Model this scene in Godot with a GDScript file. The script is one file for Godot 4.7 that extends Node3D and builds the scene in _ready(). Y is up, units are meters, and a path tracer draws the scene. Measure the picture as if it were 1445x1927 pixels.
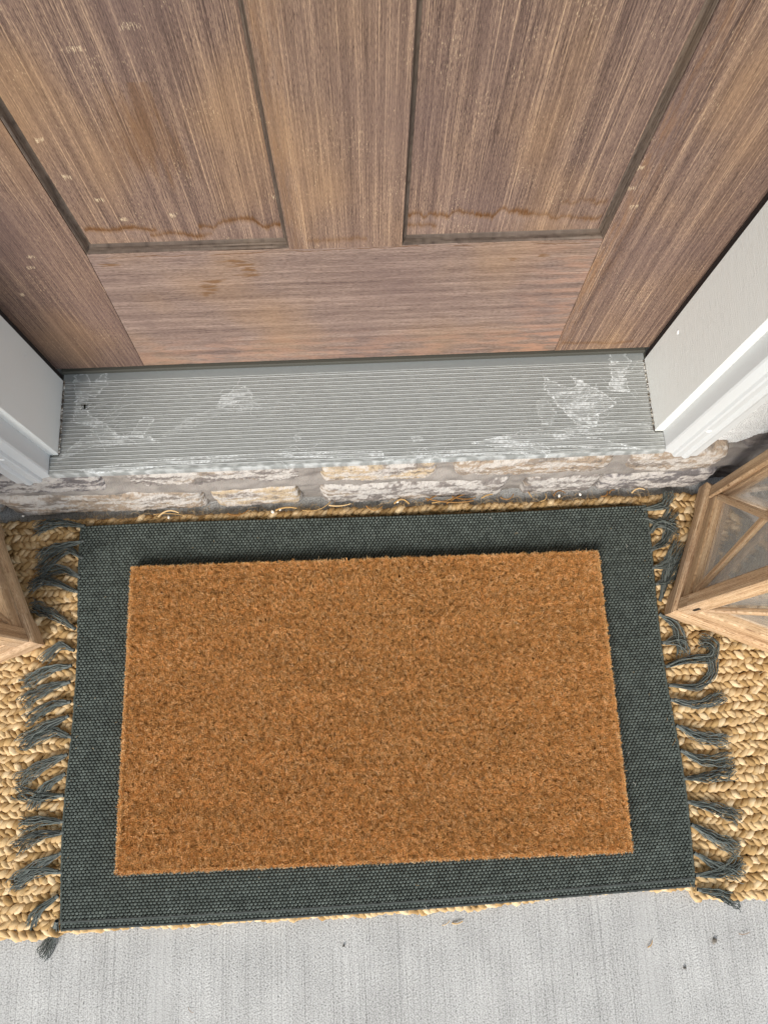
extends Node3D

var rng := RandomNumberGenerator.new()
var M := {}

# ---------------------------------------------------------------- naming and tagging
func tag(o: Node, label: String, category: String, group := "") -> void:
	o.set_meta("label", label)
	o.set_meta("category", category)
	if group != "":
		o.set_meta("group", group)

func thing(called: String, label: String, category: String, at := Vector3.ZERO, group := "") -> Node3D:
	var o := Node3D.new()
	o.name = called
	add_child(o, true)
	o.position = at
	tag(o, label, category, group)
	return o

func part(called: String, mesh: Mesh, material: Material, parent: Node, at := Transform3D.IDENTITY) -> MeshInstance3D:
	var o := MeshInstance3D.new()
	o.name = called
	o.mesh = mesh
	o.material_override = material
	o.transform = at
	parent.add_child(o, true)
	return o

# ---------------------------------------------------------------- mesh helpers
func begin() -> SurfaceTool:
	var st := SurfaceTool.new()
	st.begin(Mesh.PRIMITIVE_TRIANGLES)
	return st

func tri_uv(st: SurfaceTool, a: Vector3, b: Vector3, c: Vector3, ua: Vector2, ub: Vector2, uc: Vector2, out_dir: Vector3) -> void:
	var n := (b - a).cross(c - a)
	# clockwise seen from outside: the right-hand normal points inwards
	if n.dot(out_dir) > 0.0:
		var t := b
		b = c
		c = t
		var tu := ub
		ub = uc
		uc = tu
	var nn := -(b - a).cross(c - a).normalized()
	st.set_normal(nn); st.set_uv(ua); st.add_vertex(a)
	st.set_normal(nn); st.set_uv(ub); st.add_vertex(b)
	st.set_normal(nn); st.set_uv(uc); st.add_vertex(c)

func quad(st: SurfaceTool, a: Vector3, b: Vector3, c: Vector3, d: Vector3, out_dir: Vector3) -> void:
	tri_uv(st, a, b, c, Vector2.ZERO, Vector2.ZERO, Vector2.ZERO, out_dir)
	tri_uv(st, a, c, d, Vector2.ZERO, Vector2.ZERO, Vector2.ZERO, out_dir)

# box with chamfered edges; texture runs along the longest side
func bevel_box(st: SurfaceTool, size: Vector3, bev: float, xf: Transform3D, uvk := 1.0, uvo := Vector2.ZERO) -> void:
	var h := size * 0.5
	var la := 0
	if size.y >= size.x and size.y >= size.z: la = 1
	elif size.z >= size.x and size.z >= size.y: la = 2
	var o1 := (la + 1) % 3
	var o2 := (la + 2) % 3
	var pt := func(sx: int, sy: int, sz: int, f: int) -> Vector3:
		var s := Vector3(sx, sy, sz)
		var p := Vector3.ZERO
		for k in 3:
			p[k] = s[k] * (h[k] if k == f else h[k] - bev)
		return p
	var emit := func(ps: Array) -> void:
		var c := Vector3.ZERO
		for p in ps: c += p
		c /= ps.size()
		for k in range(1, ps.size() - 1):
			var t3: Array = [ps[0], ps[k], ps[k + 1]]
			var u: Array = []
			for p in t3:
				u.append(Vector2(p[la], p[o1] + p[o2]) * uvk + uvo)
			tri_uv(st, xf * t3[0], xf * t3[1], xf * t3[2], u[0], u[1], u[2], xf.basis * c)
	for f in 3:
		var a := (f + 1) % 3
		var b := (f + 2) % 3
		for s in [-1, 1]:
			var ps := []
			for q in [[-1, -1], [1, -1], [1, 1], [-1, 1]]:
				var sg := [0, 0, 0]
				sg[f] = s; sg[a] = q[0]; sg[b] = q[1]
				ps.append(pt.call(sg[0], sg[1], sg[2], f))
			emit.call(ps)
	for f in 3:            # edges parallel to axis f
		var a := (f + 1) % 3
		var b := (f + 2) % 3
		for sa in [-1, 1]:
			for sb in [-1, 1]:
				var ps := []
				for q in [[-1, a], [-1, b], [1, b], [1, a]]:
					var sg := [0, 0, 0]
					sg[f] = q[0]; sg[a] = sa; sg[b] = sb
					ps.append(pt.call(sg[0], sg[1], sg[2], q[1]))
				emit.call(ps)
	for sx in [-1, 1]:
		for sy in [-1, 1]:
			for sz in [-1, 1]:
				emit.call([pt.call(sx, sy, sz, 0), pt.call(sx, sy, sz, 1), pt.call(sx, sy, sz, 2)])

func box_mesh(size: Vector3, bev := 0.002, uvk := 1.0, uvo := Vector2.ZERO) -> ArrayMesh:
	var st := begin()
	bevel_box(st, size, bev, Transform3D.IDENTITY, uvk, uvo)
	return st.commit()

# a straight bar from a to b: w across, h along 'up'
func bar(a: Vector3, b: Vector3, w: float, h: float, up: Vector3, bev := 0.0015, uvo := Vector2.ZERO) -> ArrayMesh:
	var x := (b - a).normalized()
	var z := x.cross(up).normalized()
	var y := z.cross(x).normalized()
	var st := begin()
	bevel_box(st, Vector3(a.distance_to(b), h, w), bev, Transform3D(Basis(x, y, z), (a + b) * 0.5), 1.0, uvo)
	return st.commit()

# outline in x,y pushed from z0 (back) to z1 (front); texture laid on by x,y through map = [x0, x1, y0, y1]
func prism(pts: PackedVector2Array, z0: float, z1: float, map: Array, off := Vector2.ZERO) -> ArrayMesh:
	var st := begin()
	var c := Vector2.ZERO
	for p in pts: c += p
	c /= pts.size()
	var uv := func(p: Vector2) -> Vector2:
		return Vector2((p.x - map[0]) / (map[1] - map[0]), 1.0 - (p.y - map[2]) / (map[3] - map[2])) + off
	var idx := Geometry2D.triangulate_polygon(pts)
	for k in range(0, idx.size(), 3):
		var a := pts[idx[k]]
		var b := pts[idx[k + 1]]
		var d := pts[idx[k + 2]]
		tri_uv(st, Vector3(a.x, a.y, z1), Vector3(b.x, b.y, z1), Vector3(d.x, d.y, z1), uv.call(a), uv.call(b), uv.call(d), Vector3(0, 0, 1))
		tri_uv(st, Vector3(a.x, a.y, z0), Vector3(b.x, b.y, z0), Vector3(d.x, d.y, z0), uv.call(a), uv.call(b), uv.call(d), Vector3(0, 0, -1))
	for k in pts.size():
		var a := pts[k]
		var b := pts[(k + 1) % pts.size()]
		var e := b - a
		var o := Vector3(e.y, -e.x, 0)
		var mid := (a + b) * 0.5
		if Vector2(o.x, o.y).dot(mid - c) < 0.0: o = -o
		tri_uv(st, Vector3(a.x, a.y, z0), Vector3(b.x, b.y, z0), Vector3(b.x, b.y, z1), uv.call(a), uv.call(b), uv.call(b), o)
		tri_uv(st, Vector3(a.x, a.y, z0), Vector3(b.x, b.y, z1), Vector3(a.x, a.y, z1), uv.call(a), uv.call(b), uv.call(a), o)
	return st.commit()

# a smooth sheet of (nu+1) x (nv+1) points with colours; 'flip' turns it over
func sheet(nu: int, nv: int, f: Callable, flip := false) -> ArrayMesh:
	var st := begin()
	st.set_smooth_group(0)
	for j in nv + 1:
		for i in nu + 1:
			var r: Array = f.call(float(i) / nu, float(j) / nv)
			st.set_color(r[1])
			st.set_uv(r[2] if r.size() > 2 else Vector2(float(i) / nu, float(j) / nv))
			st.add_vertex(r[0])
	for j in nv:
		for i in nu:
			var a := j * (nu + 1) + i
			var b := a + 1
			var c := a + nu + 1
			var d := c + 1
			for q in ([a, b, d, a, d, c] if not flip else [a, d, b, a, c, d]):
				st.add_index(q)
	st.generate_normals()
	return st.commit()

# a tube through points; colours are linear
func tube(st: SurfaceTool, pts: PackedVector3Array, r0: float, r1: float, sides: int, col: Color) -> void:
	var n := pts.size()
	var rings := []
	var side := Vector3.ZERO
	for i in n:
		var t := (pts[mini(i + 1, n - 1)] - pts[maxi(i - 1, 0)]).normalized()
		if side == Vector3.ZERO:
			side = t.cross(Vector3.UP)
			if side.length() < 0.05: side = t.cross(Vector3.RIGHT)
		side = (side - t * side.dot(t)).normalized()
		var up := side.cross(t)
		var r := lerpf(r0, r1, float(i) / (n - 1))
		var ring := PackedVector3Array()
		for k in sides:
			var a := TAU * k / sides
			ring.append(side * cos(a) + up * sin(a))
		rings.append([pts[i], ring, r])
	st.set_color(col)
	for i in n - 1:
		var A: Array = rings[i]
		var B: Array = rings[i + 1]
		for k in sides:
			var k2 := (k + 1) % sides
			var a0: Vector3 = A[1][k]
			var a1: Vector3 = A[1][k2]
			var b0: Vector3 = B[1][k]
			var b1: Vector3 = B[1][k2]
			for q in [[A, a0], [B, b1], [B, b0], [A, a0], [A, a1], [B, b1]]:
				st.set_color(col)
				st.set_normal(q[1])
				st.add_vertex(q[0][0] + q[1] * q[0][2])

func spline(ctrl: PackedVector3Array, n: int) -> PackedVector3Array:
	var out := PackedVector3Array()
	var m := ctrl.size()
	for i in n:
		var t := float(i) / (n - 1) * (m - 1)
		var k := mini(int(t), m - 2)
		var f := t - k
		out.append(ctrl[k].cubic_interpolate(ctrl[k + 1], ctrl[maxi(k - 1, 0)], ctrl[mini(k + 2, m - 1)], f))
	return out

# ---------------------------------------------------------------- textures
func noise_bytes(w: int, h: int, freq: float, sd: int, octaves := 1, sw := 0, sh := 0, seamless := false) -> PackedByteArray:
	# noise of w x h texels, enlarged to sw x sh
	var n := FastNoiseLite.new()
	n.seed = sd
	n.noise_type = FastNoiseLite.TYPE_SIMPLEX_SMOOTH
	n.frequency = freq
	n.fractal_octaves = octaves
	n.fractal_type = FastNoiseLite.FRACTAL_FBM if octaves > 1 else FastNoiseLite.FRACTAL_NONE
	var im: Image = n.get_seamless_image(w, h) if seamless else n.get_image(w, h)
	if sw > 0:
		im.resize(sw, sh, Image.INTERPOLATE_CUBIC)
	return im.get_data()

func to_tex(im: Image) -> ImageTexture:
	im.generate_mipmaps()
	return ImageTexture.create_from_image(im)

func bump_tex(b: PackedByteArray, w: int, h: int, k: float) -> ImageTexture:
	var im := Image.create_from_data(w, h, false, Image.FORMAT_L8, b)
	im.convert(Image.FORMAT_RGBA8)
	im.bump_map_to_normal_map(k)
	return to_tex(im)

# weathered wood: [albedo image, bump bytes]; grain runs down the image, or across it
func wood_image(w: int, h: int, across: bool, sd: int, dark: Color, mid: Color, light: Color, fleck: float, blotch := 0.42) -> Array:
	var a := w
	var b := h
	var f1: PackedByteArray
	var f2: PackedByteArray
	var g: PackedByteArray
	if across:
		f1 = noise_bytes(maxi(w / 150, 4), h, 0.45, sd, 1, w, h)
		f2 = noise_bytes(maxi(w / 26, 4), h, 0.36, sd + 1, 2, w, h)
		g = noise_bytes(maxi(w / 60, 4), h, 0.03, sd + 2, 2, w, h)
	else:
		f1 = noise_bytes(w, maxi(h / 170, 4), 0.30, sd, 1, w, h)
		f2 = noise_bytes(w, maxi(h / 25, 4), 0.36, sd + 1, 2, w, h)
		g = noise_bytes(w, maxi(h / 90, 4), 0.03, sd + 2, 2, w, h)
	var bl := noise_bytes(maxi(w / 24, 4), maxi(h / 30, 4), 0.055, sd + 3, 3, w, h)
	var fl := noise_bytes(w if not across else w / 5, h / 5 if not across else h, 0.55, sd + 4, 1, w, h)
	var pt := noise_bytes(w / 8, h / 8, 0.05, sd + 5, 3, w, h)
	var da := noise_bytes(w if not across else w / 7, h / 5 if not across else h, 0.62, sd + 6, 1, w, h)
	var sp := noise_bytes(w, h, 0.45, sd + 7)
	var out := PackedByteArray()
	out.resize(w * h * 3)
	var bump := PackedByteArray()
	bump.resize(w * h)
	var q := 0
	var mauve := Vector3(106, 86, 82)
	var tan_ := Vector3(160, 124, 88)
	var dk := Vector3(dark.r8, dark.g8, dark.b8)
	var md := Vector3(mid.r8, mid.g8, mid.b8)
	var lt := Vector3(light.r8, light.g8, light.b8)
	var cream := Vector3(214, 190, 152)
	for i in w * h:
		var v1 := (f1[i] - 128) * 0.0078
		var v2 := (f2[i] - 128) * 0.0078
		var v3 := (g[i] - 128) * 0.0078
		var vb := bl[i] * 0.00392
		var v := v1 * 0.30 + v2 * 0.30 + v3 * 0.34 + (da[i] - 128) * 0.0034 + (sp[i] - 128) * 0.0013
		if da[i] < 62: v -= (62 - da[i]) * 0.010
		if v1 > 0.36: v += (v1 - 0.36) * 0.9
		if v2 < -0.38: v += (v2 + 0.38) * 1.5
		var c := md
		if v > 0.0:
			c = md.lerp(lt, minf(v, 1.0))
		else:
			c = md.lerp(dk, minf(-v, 1.0))
		var k := (vb - 0.5) * 1.5
		if k > 0.0:
			c = c.lerp(tan_, minf(k, 1.0) * blotch)
		else:
			c = c.lerp(mauve, minf(-k, 1.0) * blotch)
		if fleck > 0.0:
			var e := (fl[i] - 214) * 0.030 + (pt[i] - 165) * 0.010
			if e > 0.0 and pt[i] > 134:
				c = c.lerp(cream, minf(e, 1.0) * fleck)
		out[q] = clampi(int(c.x), 0, 255)
		out[q + 1] = clampi(int(c.y), 0, 255)
		out[q + 2] = clampi(int(c.z), 0, 255)
		bump[i] = clampi(int(128 + v1 * 60 + v2 * 50), 0, 255)
		q += 3
	return [Image.create_from_data(a, b, false, Image.FORMAT_RGB8, out), bump]

func tint_px(im: Image, x: int, y: int, col: Color, k: float) -> void:
	if x < 0 or y < 0 or x >= im.get_width() or y >= im.get_height() or k <= 0.0: return
	im.set_pixel(x, y, im.get_pixel(x, y).lerp(col, minf(k, 1.0)))

func std(albedo: Texture2D, normal: Texture2D, rough: float, nk := 1.0) -> StandardMaterial3D:
	var m := StandardMaterial3D.new()
	m.albedo_texture = albedo
	m.roughness = rough
	m.metallic_specular = 0.35
	if normal:
		m.normal_enabled = true
		m.normal_texture = normal
		m.normal_scale = nk
	return m

func plain(c: Color, rough: float) -> StandardMaterial3D:
	var m := StandardMaterial3D.new()
	m.albedo_color = c
	m.roughness = rough
	m.metallic_specular = 0.3
	return m

func colored(rough: float) -> StandardMaterial3D:
	var m := StandardMaterial3D.new()
	m.vertex_color_use_as_albedo = true
	m.roughness = rough
	m.metallic_specular = 0.2
	return m

func lin(r: int, g: int, b: int) -> Color:
	return Color8(r, g, b).srgb_to_linear()

# ---------------------------------------------------------------- scene
const DOOR_MAP := [-0.46, 0.46, 0.18, 1.42]

func _ready() -> void:
	rng.seed = 4711
	# camera
	var cam := Camera3D.new()
	cam.name = "camera"
	cam.position = Vector3(0.00466, 1.21383, 0.45673)
	cam.rotation = Vector3(-1.309401, -0.096254, 0.050491)
	cam.fov = 69.965
	cam.near = 0.02
	cam.far = 400.0
	add_child(cam)
	cam.current = true
	# sky
	var sky := ProceduralSkyMaterial.new()
	sky.sky_top_color = Color(0.82, 0.88, 0.96)
	sky.sky_horizon_color = Color(0.93, 0.965, 1.0)
	sky.sky_curve = 0.15
	sky.ground_bottom_color = Color(0.35, 0.34, 0.32)
	sky.ground_horizon_color = Color(0.55, 0.55, 0.54)
	sky.sky_energy_multiplier = 1.0
	var env := Environment.new()
	env.background_mode = Environment.BG_SKY
	env.sky = Sky.new()
	env.sky.sky_material = sky
	env.tonemap_mode = Environment.TONE_MAPPER_LINEAR
	env.tonemap_exposure = 2.1
	env.sdfgi_enabled = true
	env.ssao_enabled = true
	env.ssil_enabled = true
	var we := WorldEnvironment.new()
	we.name = "world_environment"
	we.environment = env
	add_child(we)
	# sun behind thin cloud, from the open front of the porch and a little from the left
	var sun := DirectionalLight3D.new()
	sun.name = "sun"
	sun.light_energy = 0.72
	sun.light_angular_distance = 26.0
	sun.light_color = Color(1.0, 0.99, 0.97)
	sun.shadow_enabled = true
	add_child(sun)
	sun.look_at_from_position(Vector3(-0.56, 0.95, 1.22), Vector3.ZERO)

	materials()
	setting()
	house_wall()
	stone_ledge()
	door()
	door_frame()
	threshold()
	jute_rug()
	cotton_rug()
	coir_mat()
	lantern("wooden_lantern", "wooden lantern with crossed lattice panes right of the coir doormat", Vector3(0.638, 0.018, 0.273), deg_to_rad(-23.6), 11)
	lantern("wooden_lantern", "wooden lantern at the left frame edge beside the grey rug tassels", Vector3(-0.672, 0.018, 0.273), deg_to_rad(23.1), 23)
	debris()

func materials() -> void:
	# door wood
	var W := 2048
	var H := 2048
	var r := wood_image(W, H, false, 5, Color8(62, 47, 41), Color8(115, 92, 80), Color8(186, 155, 126), 0.8, 0.7)
	var im: Image = r[0]
	door_stains(im)
	M.door_wood = std(to_tex(im), bump_tex(r[1], W, H, 2.0), 0.72, 0.7)
	r = wood_image(1400, 644, true, 31, Color8(76, 60, 54), Color8(128, 107, 96), Color8(175, 151, 135), 0.0, 0.5)
	im = r[0]
	rail_stains(im)
	M.rail_wood = std(to_tex(im), bump_tex(r[1], 1400, 644, 2.0), 0.75, 0.7)
	r = wood_image(512, 256, true, 77, Color8(96, 88, 80), Color8(122, 113, 104), Color8(150, 138, 124), 0.0, 0.1)
	M.grey_wood = std(to_tex(r[0]), bump_tex(r[1], 512, 256, 1.5), 0.8, 0.6)
	M.grey_wood.uv1_scale = Vector3(5, 22, 1)
	r = wood_image(512, 256, true, 78, Color8(62, 51, 44), Color8(92, 79, 69), Color8(120, 106, 95), 0.0, 0.2)
	M.edge_wood = std(to_tex(r[0]), bump_tex(r[1], 512, 256, 1.5), 0.75, 0.6)
	M.edge_wood.uv1_scale = Vector3(2.5, 8, 1)
	# pale pine of the lanterns
	r = wood_image(1024, 512, true, 91, Color8(112, 82, 54), Color8(184, 150, 114), Color8(226, 202, 168), 0.0, 0.3)
	M.pine = std(to_tex(r[0]), bump_tex(r[1], 1024, 512, 1.5), 0.6, 0.5)
	M.pine.uv1_scale = Vector3(2.2, 5.5, 1)
	# concrete
	concrete_material()
	# painted parts
	var b := noise_bytes(16, 512, 0.5, 61, 1, 512, 512, true)
	var b2 := noise_bytes(512, 512, 0.2, 62, 2, 0, 0, true)
	for i in b.size():
		b[i] = (b[i] * 3 + b2[i]) / 4
	var pn := bump_tex(b, 512, 512, 2.0)
	M.white_paint = std(null, pn, 0.45, 0.35)
	M.white_paint.albedo_color = Color8(194, 194, 192)
	M.white_paint.uv1_triplanar = true
	M.white_paint.uv1_scale = Vector3(5, 5, 5)
	M.jamb_paint = M.white_paint.duplicate()
	M.jamb_paint.albedo_color = Color8(216, 215, 209)
	M.jamb_paint.normal_scale = 0.6
	M.rubber = plain(Color8(44, 38, 36), 0.7)
	M.sweep = plain(Color8(74, 72, 65), 0.7)
	# stucco
	var sb := noise_bytes(512, 512, 0.11, 65, 3, 0, 0, true)
	var sim := Image.create_from_data(512, 512, false, Image.FORMAT_L8, sb)
	sim.convert(Image.FORMAT_RGB8)
	for y in 512:
		for x in 512:
			var v: float = sb[y * 512 + x] / 255.0
			sim.set_pixel(x, y, Color8(224, 223, 220).lerp(Color8(120, 116, 112), smoothstep(0.36, 0.16, v)))
	M.stucco = std(to_tex(sim), bump_tex(sb, 512, 512, 9.0), 0.9, 1.0)
	M.stucco.uv1_triplanar = true
	M.stucco.uv1_scale = Vector3(7, 7, 7)
	# stone and mortar: colour from the vertices, grit from a relief
	var gn := bump_tex(noise_bytes(512, 512, 0.06, 70, 4, 0, 0, true), 512, 512, 7.0)
	M.stone = colored(0.9)
	M.stone.normal_enabled = true
	M.stone.normal_texture = gn
	M.stone.normal_scale = 1.0
	M.stone.uv1_triplanar = true
	M.stone.uv1_scale = Vector3(9, 9, 9)
	M.mortar = M.stone.duplicate()
	M.mortar.normal_scale = 0.6
	M.yarn = colored(0.9)
	M.jute = colored(0.95)
	M.coir = colored(0.7)
	M.straw = colored(0.6)
	M.jute_base = plain(Color8(140, 112, 74), 0.95)
	M.rug_base = plain(Color8(44, 47, 44), 0.95)
	M.coir_base = plain(Color8(120, 80, 44), 0.95)
	M.metal_dark = plain(Color8(40, 36, 33), 0.5)
	M.nail = plain(Color8(235, 235, 232), 0.4)
	var g := StandardMaterial3D.new()
	g.transparency = BaseMaterial3D.TRANSPARENCY_ALPHA
	g.albedo_color = Color(0.80, 0.82, 0.80, 0.10)
	g.roughness = 0.03
	M.glass = g

func concrete_material() -> void:
	var S := 1400
	var st1 := noise_bytes(S, 10, 0.20, 41, 2, S, S, true)
	var st2 := noise_bytes(S, 12, 0.035, 42, 2, S, S, true)
	var gr := noise_bytes(S, S, 0.16, 43, 3, 0, 0, true)
	var bl := noise_bytes(200, 200, 0.04, 44, 3, S, S, true)
	var pit := noise_bytes(S, S, 0.07, 45, 1, 0, 0, true)
	var out := PackedByteArray()
	out.resize(S * S * 3)
	var bump := PackedByteArray()
	bump.resize(S * S)
	var q := 0
	for i in S * S:
		var s1 := (st1[i] - 128) * 0.0078
		var s2 := (st2[i] - 128) * 0.0078
		var g := (gr[i] - 128) * 0.0078
		var v := 166.0 + (bl[i] - 128) * 0.06 + g * 30.0 + s2 * 3.0
		if s1 < -0.12: v += (s1 + 0.12) * 34.0
		if g < -0.50: v -= 22.0
		if pit[i] < 15: v -= 38.0
		out[q] = clampi(int(v * 1.0), 0, 255)
		out[q + 1] = clampi(int(v * 0.985), 0, 255)
		out[q + 2] = clampi(int(v * 0.965), 0, 255)
		bump[i] = clampi(int(128 + g * 50 + s1 * 45), 0, 255)
		q += 3
	M.concrete = std(to_tex(Image.create_from_data(S, S, false, Image.FORMAT_RGB8, out)), bump_tex(bump, S, S, 3.0), 0.9, 0.8)

# water lines, an oil patch and pale scratches in the door's old varnish
func door_stains(im: Image) -> void:
	var W := im.get_width()
	var H := im.get_height()
	var n := FastNoiseLite.new()
	n.seed = 9
	n.frequency = 0.02
	n.fractal_octaves = 4
	var px := func(x: float) -> int: return int((x - DOOR_MAP[0]) / 0.92 * W)
	var py := func(y: float) -> int: return int((1.0 - (y - DOOR_MAP[2]) / 1.24) * H)
	# [x0, x1, y, amplitude, strength]
	for s in [[-0.294, -0.215, 0.503, 0.006, 1.0], [-0.225, -0.155, 0.491, 0.006, 0.8], [-0.168, -0.076, 0.509, 0.011, 1.0], [0.064, 0.20, 0.508, 0.016, 1.0], [0.19, 0.287, 0.503, 0.012, 0.8], [0.066, 0.10, 0.494, 0.008, 0.7], [-0.05, 0.02, 0.486, 0.004, 0.4], [0.235, 0.286, 0.53, 0.02, 0.5], [0.31, 0.42, 0.215, 0.006, 0.4]]:
		for x in range(px.call(s[0]), px.call(s[1])):
			var wob := 0.75 * n.get_noise_2d(x * 0.33, s[2] * 900.0) + 0.25 * n.get_noise_2d(x * 1.5, s[2] * 700.0)
			var yc: int = py.call(s[2] + wob * s[3] * 2.0)
			var th := 5.0 + 9.0 * absf(n.get_noise_2d(x * 9.0, 77.0)) + 3.0 * maxf(0.0, n.get_noise_2d(x * 2.0, 5.0))
			for d in range(-22, 90):
				if d < 0:
					# thin bleeding up the grain
					var up := absf(n.get_noise_2d(x * 30.0, 9.0)) * 40.0
					tint_px(im, x, yc + d, Color8(112, 76, 44), 0.45 * float(s[4]) * smoothstep(up, 0.0, absf(d)))
				if d < 22:
					var k := smoothstep(th * 1.8, 0.0, absf(d)) * 1.0 * float(s[4]) * (0.40 + 0.60 * smoothstep(-0.3, 0.3, n.get_noise_2d(x * 0.7, 55.0))) * (0.35 + 1.6 * absf(n.get_noise_2d(x * 16.0, 3.0)))
					tint_px(im, x, yc + d, Color8(92, 56, 24), k)
				if d > 2:
					tint_px(im, x, yc + d, Color8(172, 148, 134), 0.24 * float(s[4]) * (1.0 - d / 90.0))
	# darker rubbed patch on the left panel
	for y in range(py.call(0.70), py.call(0.56)):
		for x in range(px.call(-0.25), px.call(-0.13)):
			var u : float = (x - px.call(-0.186)) / 78.0
			var v : float = (y - py.call(0.635)) / 116.0
			var d := sqrt(u * u + v * v) + 0.8 * n.get_noise_2d(x * 1.6, y * 0.22)
			tint_px(im, x, y, Color8(106, 74, 48), 0.62 * smoothstep(1.15, 0.1, d) * (0.65 + 0.8 * absf(n.get_noise_2d(x * 9.0, y * 0.4))))
	# worn warm streak by the mullion's left edge and beside the right panel
	for y in range(0, H):
		for x in range(px.call(-0.068), px.call(-0.035)):
			var k := 1.0 - float(x - px.call(-0.068)) / 74.0
			tint_px(im, x, y, Color8(130, 94, 64), 0.38 * k * clampf(0.5 + 1.2 * n.get_noise_2d(x * 4.0, y * 0.6), 0.0, 1.0))
		for x in range(px.call(0.298), px.call(0.335)):
			var k := 1.0 - float(x - px.call(0.298)) / 82.0
			tint_px(im, x, y, Color8(134, 94, 62), 0.45 * k * clampf(0.3 + 1.6 * n.get_noise_2d(x * 3.0 + 500.0, y * 0.5), 0.0, 1.0))
	# the centre stile is a paler, tanner board; the outer stiles are browner
	for y in H:
		for x in range(px.call(-0.0705), px.call(0.0595)):
			tint_px(im, x, y, Color8(176, 142, 108), 0.13)
		for x in range(0, px.call(-0.3025)):
			tint_px(im, x, y, Color8(92, 70, 62), 0.16)
	# short pale scratches
	rng.seed = 5
	for s in [[-0.215, 0.735, 14], [-0.165, 0.755, 20], [-0.26, 0.555, 10], [-0.245, 0.523, 9], [-0.19, 0.527, 9], [-0.075, 0.55, 10], [-0.365, 0.475, 12], [-0.375, 0.455, 10], [-0.41, 0.40, 7], [-0.395, 0.6, 12], [-0.37, 0.66, 8], [-0.43, 0.59, 9], [0.30, 0.56, 12], [0.312, 0.53, 10], [0.298, 0.59, 8], [-0.285, 0.64, 9], [-0.28, 0.59, 9]]:
		for k in 26:
			var x: int = px.call(s[0]) + rng.randi_range(-s[2], s[2])
			var y: int = py.call(s[1]) + rng.randi_range(-3, 3)
			for d in rng.randi_range(2, 9):
				tint_px(im, x, y + d, Color8(216, 194, 158), rng.randf_range(0.3, 0.8))

func rail_stains(im: Image) -> void:
	var n := FastNoiseLite.new()
	n.seed = 19
	n.frequency = 0.012
	n.fractal_octaves = 4
	var W := im.get_width()
	var H := im.get_height()
	# reddish bare wood along the bottom and at the right end
	for y in H:
		for x in W:
			var low := smoothstep(0.62, 0.86, float(y) / H) * 0.75 + smoothstep(0.80, 0.97, float(x) / W) * 0.8
			var k := low * clampf(0.25 + 1.6 * n.get_noise_2d(x * 0.6, y * 2.4), 0.0, 0.6)
			if k > 0.01:
				tint_px(im, x, y, Color8(170, 126, 102), k * 0.75)
	# brown drips near the left end
	for s in [[420, 62, 20.0, 34], [432, 80, 14.0, 26], [450, 96, 26.0, 10], [462, 108, 18.0, 8], [448, 124, 18.0, 22], [350, 150, 30.0, 26], [330, 172, 14.0, 14], [335, 190, 16.0, 10], [318, 204, 12.0, 12], [310, 218, 10.0, 6], [104, 60, 8.0, 16], [1230, 84, 70.0, 8], [1150, 92, 60.0, 6]]:
		for y in range(int(s[1]) - 16, int(s[1]) + 17):
			for x in range(int(s[0] - s[3] - 30), int(s[0] + s[3] + 30)):
				var u : float = (x - s[0]) / (float(s[3]) + 8.0)
				var v : float = (y - s[1]) / 9.0
				var d := sqrt(u * u + v * v) + 1.3 * n.get_noise_2d(x * 1.2, y * 13.0)
				tint_px(im, x, y, Color8(108, 76, 48), 0.72 * smoothstep(0.95, 0.4, d))
	# a crack line below the top edge
	for x in range(40, W - 60):
		var yc := 26 + int(14.0 * n.get_noise_2d(x * 0.5, 700.0))
		var k := clampf(0.4 + 1.4 * n.get_noise_2d(x * 0.8, 40.0), 0.0, 0.85)
		for d in 3:
			tint_px(im, x, yc + d, Color8(96, 64, 40), k)
	# short dark pores
	rng.seed = 77
	for k in 2600:
		var x := rng.randi_range(0, W)
		var y := rng.randi_range(0, H)
		var l := rng.randi_range(5, 26)
		var tone := rng.randf_range(0.2, 0.55)
		var dy := rng.randf_range(-0.12, 0.12)
		for d in l:
			tint_px(im, x + d, y + int(d * dy), Color8(84, 64, 54), tone)

func setting() -> void:
	# the ground far out, the porch slab on it
	var st := begin()
	quad(st, Vector3(-150, -0.16, -150), Vector3(150, -0.16, -150), Vector3(150, -0.16, 150), Vector3(-150, -0.16, 150), Vector3.UP)
	var g := part("ground", st.commit(), plain(Color8(104, 108, 74), 0.95), self)
	g.set_meta("kind", "structure")
	st = begin()
	var y0 := -0.30
	var a := [Vector3(-2.4, 0, -0.30), Vector3(2.4, 0, -0.30), Vector3(2.4, 0, 2.6), Vector3(-2.4, 0, 2.6)]
	for t in [[0, 1, 2], [0, 2, 3]]:
		var uv := []
		for k in t: uv.append(Vector2(a[k].x, a[k].z) / 0.72)
		tri_uv(st, a[t[0]], a[t[1]], a[t[2]], uv[0], uv[1], uv[2], Vector3.UP)
	for k in 4:
		var p: Vector3 = a[k]
		var q: Vector3 = a[(k + 1) % 4]
		quad(st, p, q, q + Vector3(0, y0, 0), p + Vector3(0, y0, 0), (p + q) * 0.5 - Vector3(0, 0, 1.15))
	st.generate_tangents()
	var c := part("porch_pavement", st.commit(), M.concrete, self)
	c.set_meta("kind", "structure")
	c = part("added_porch_ceiling", box_mesh(Vector3(4.8, 0.12, 2.3), 0.01), M.white_paint, self, Transform3D(Basis(), Vector3(0, 2.74, 1.05)))  # unseen ceiling, added to block overhead sky so light comes from the front
	c.set_meta("kind", "structure")

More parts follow.
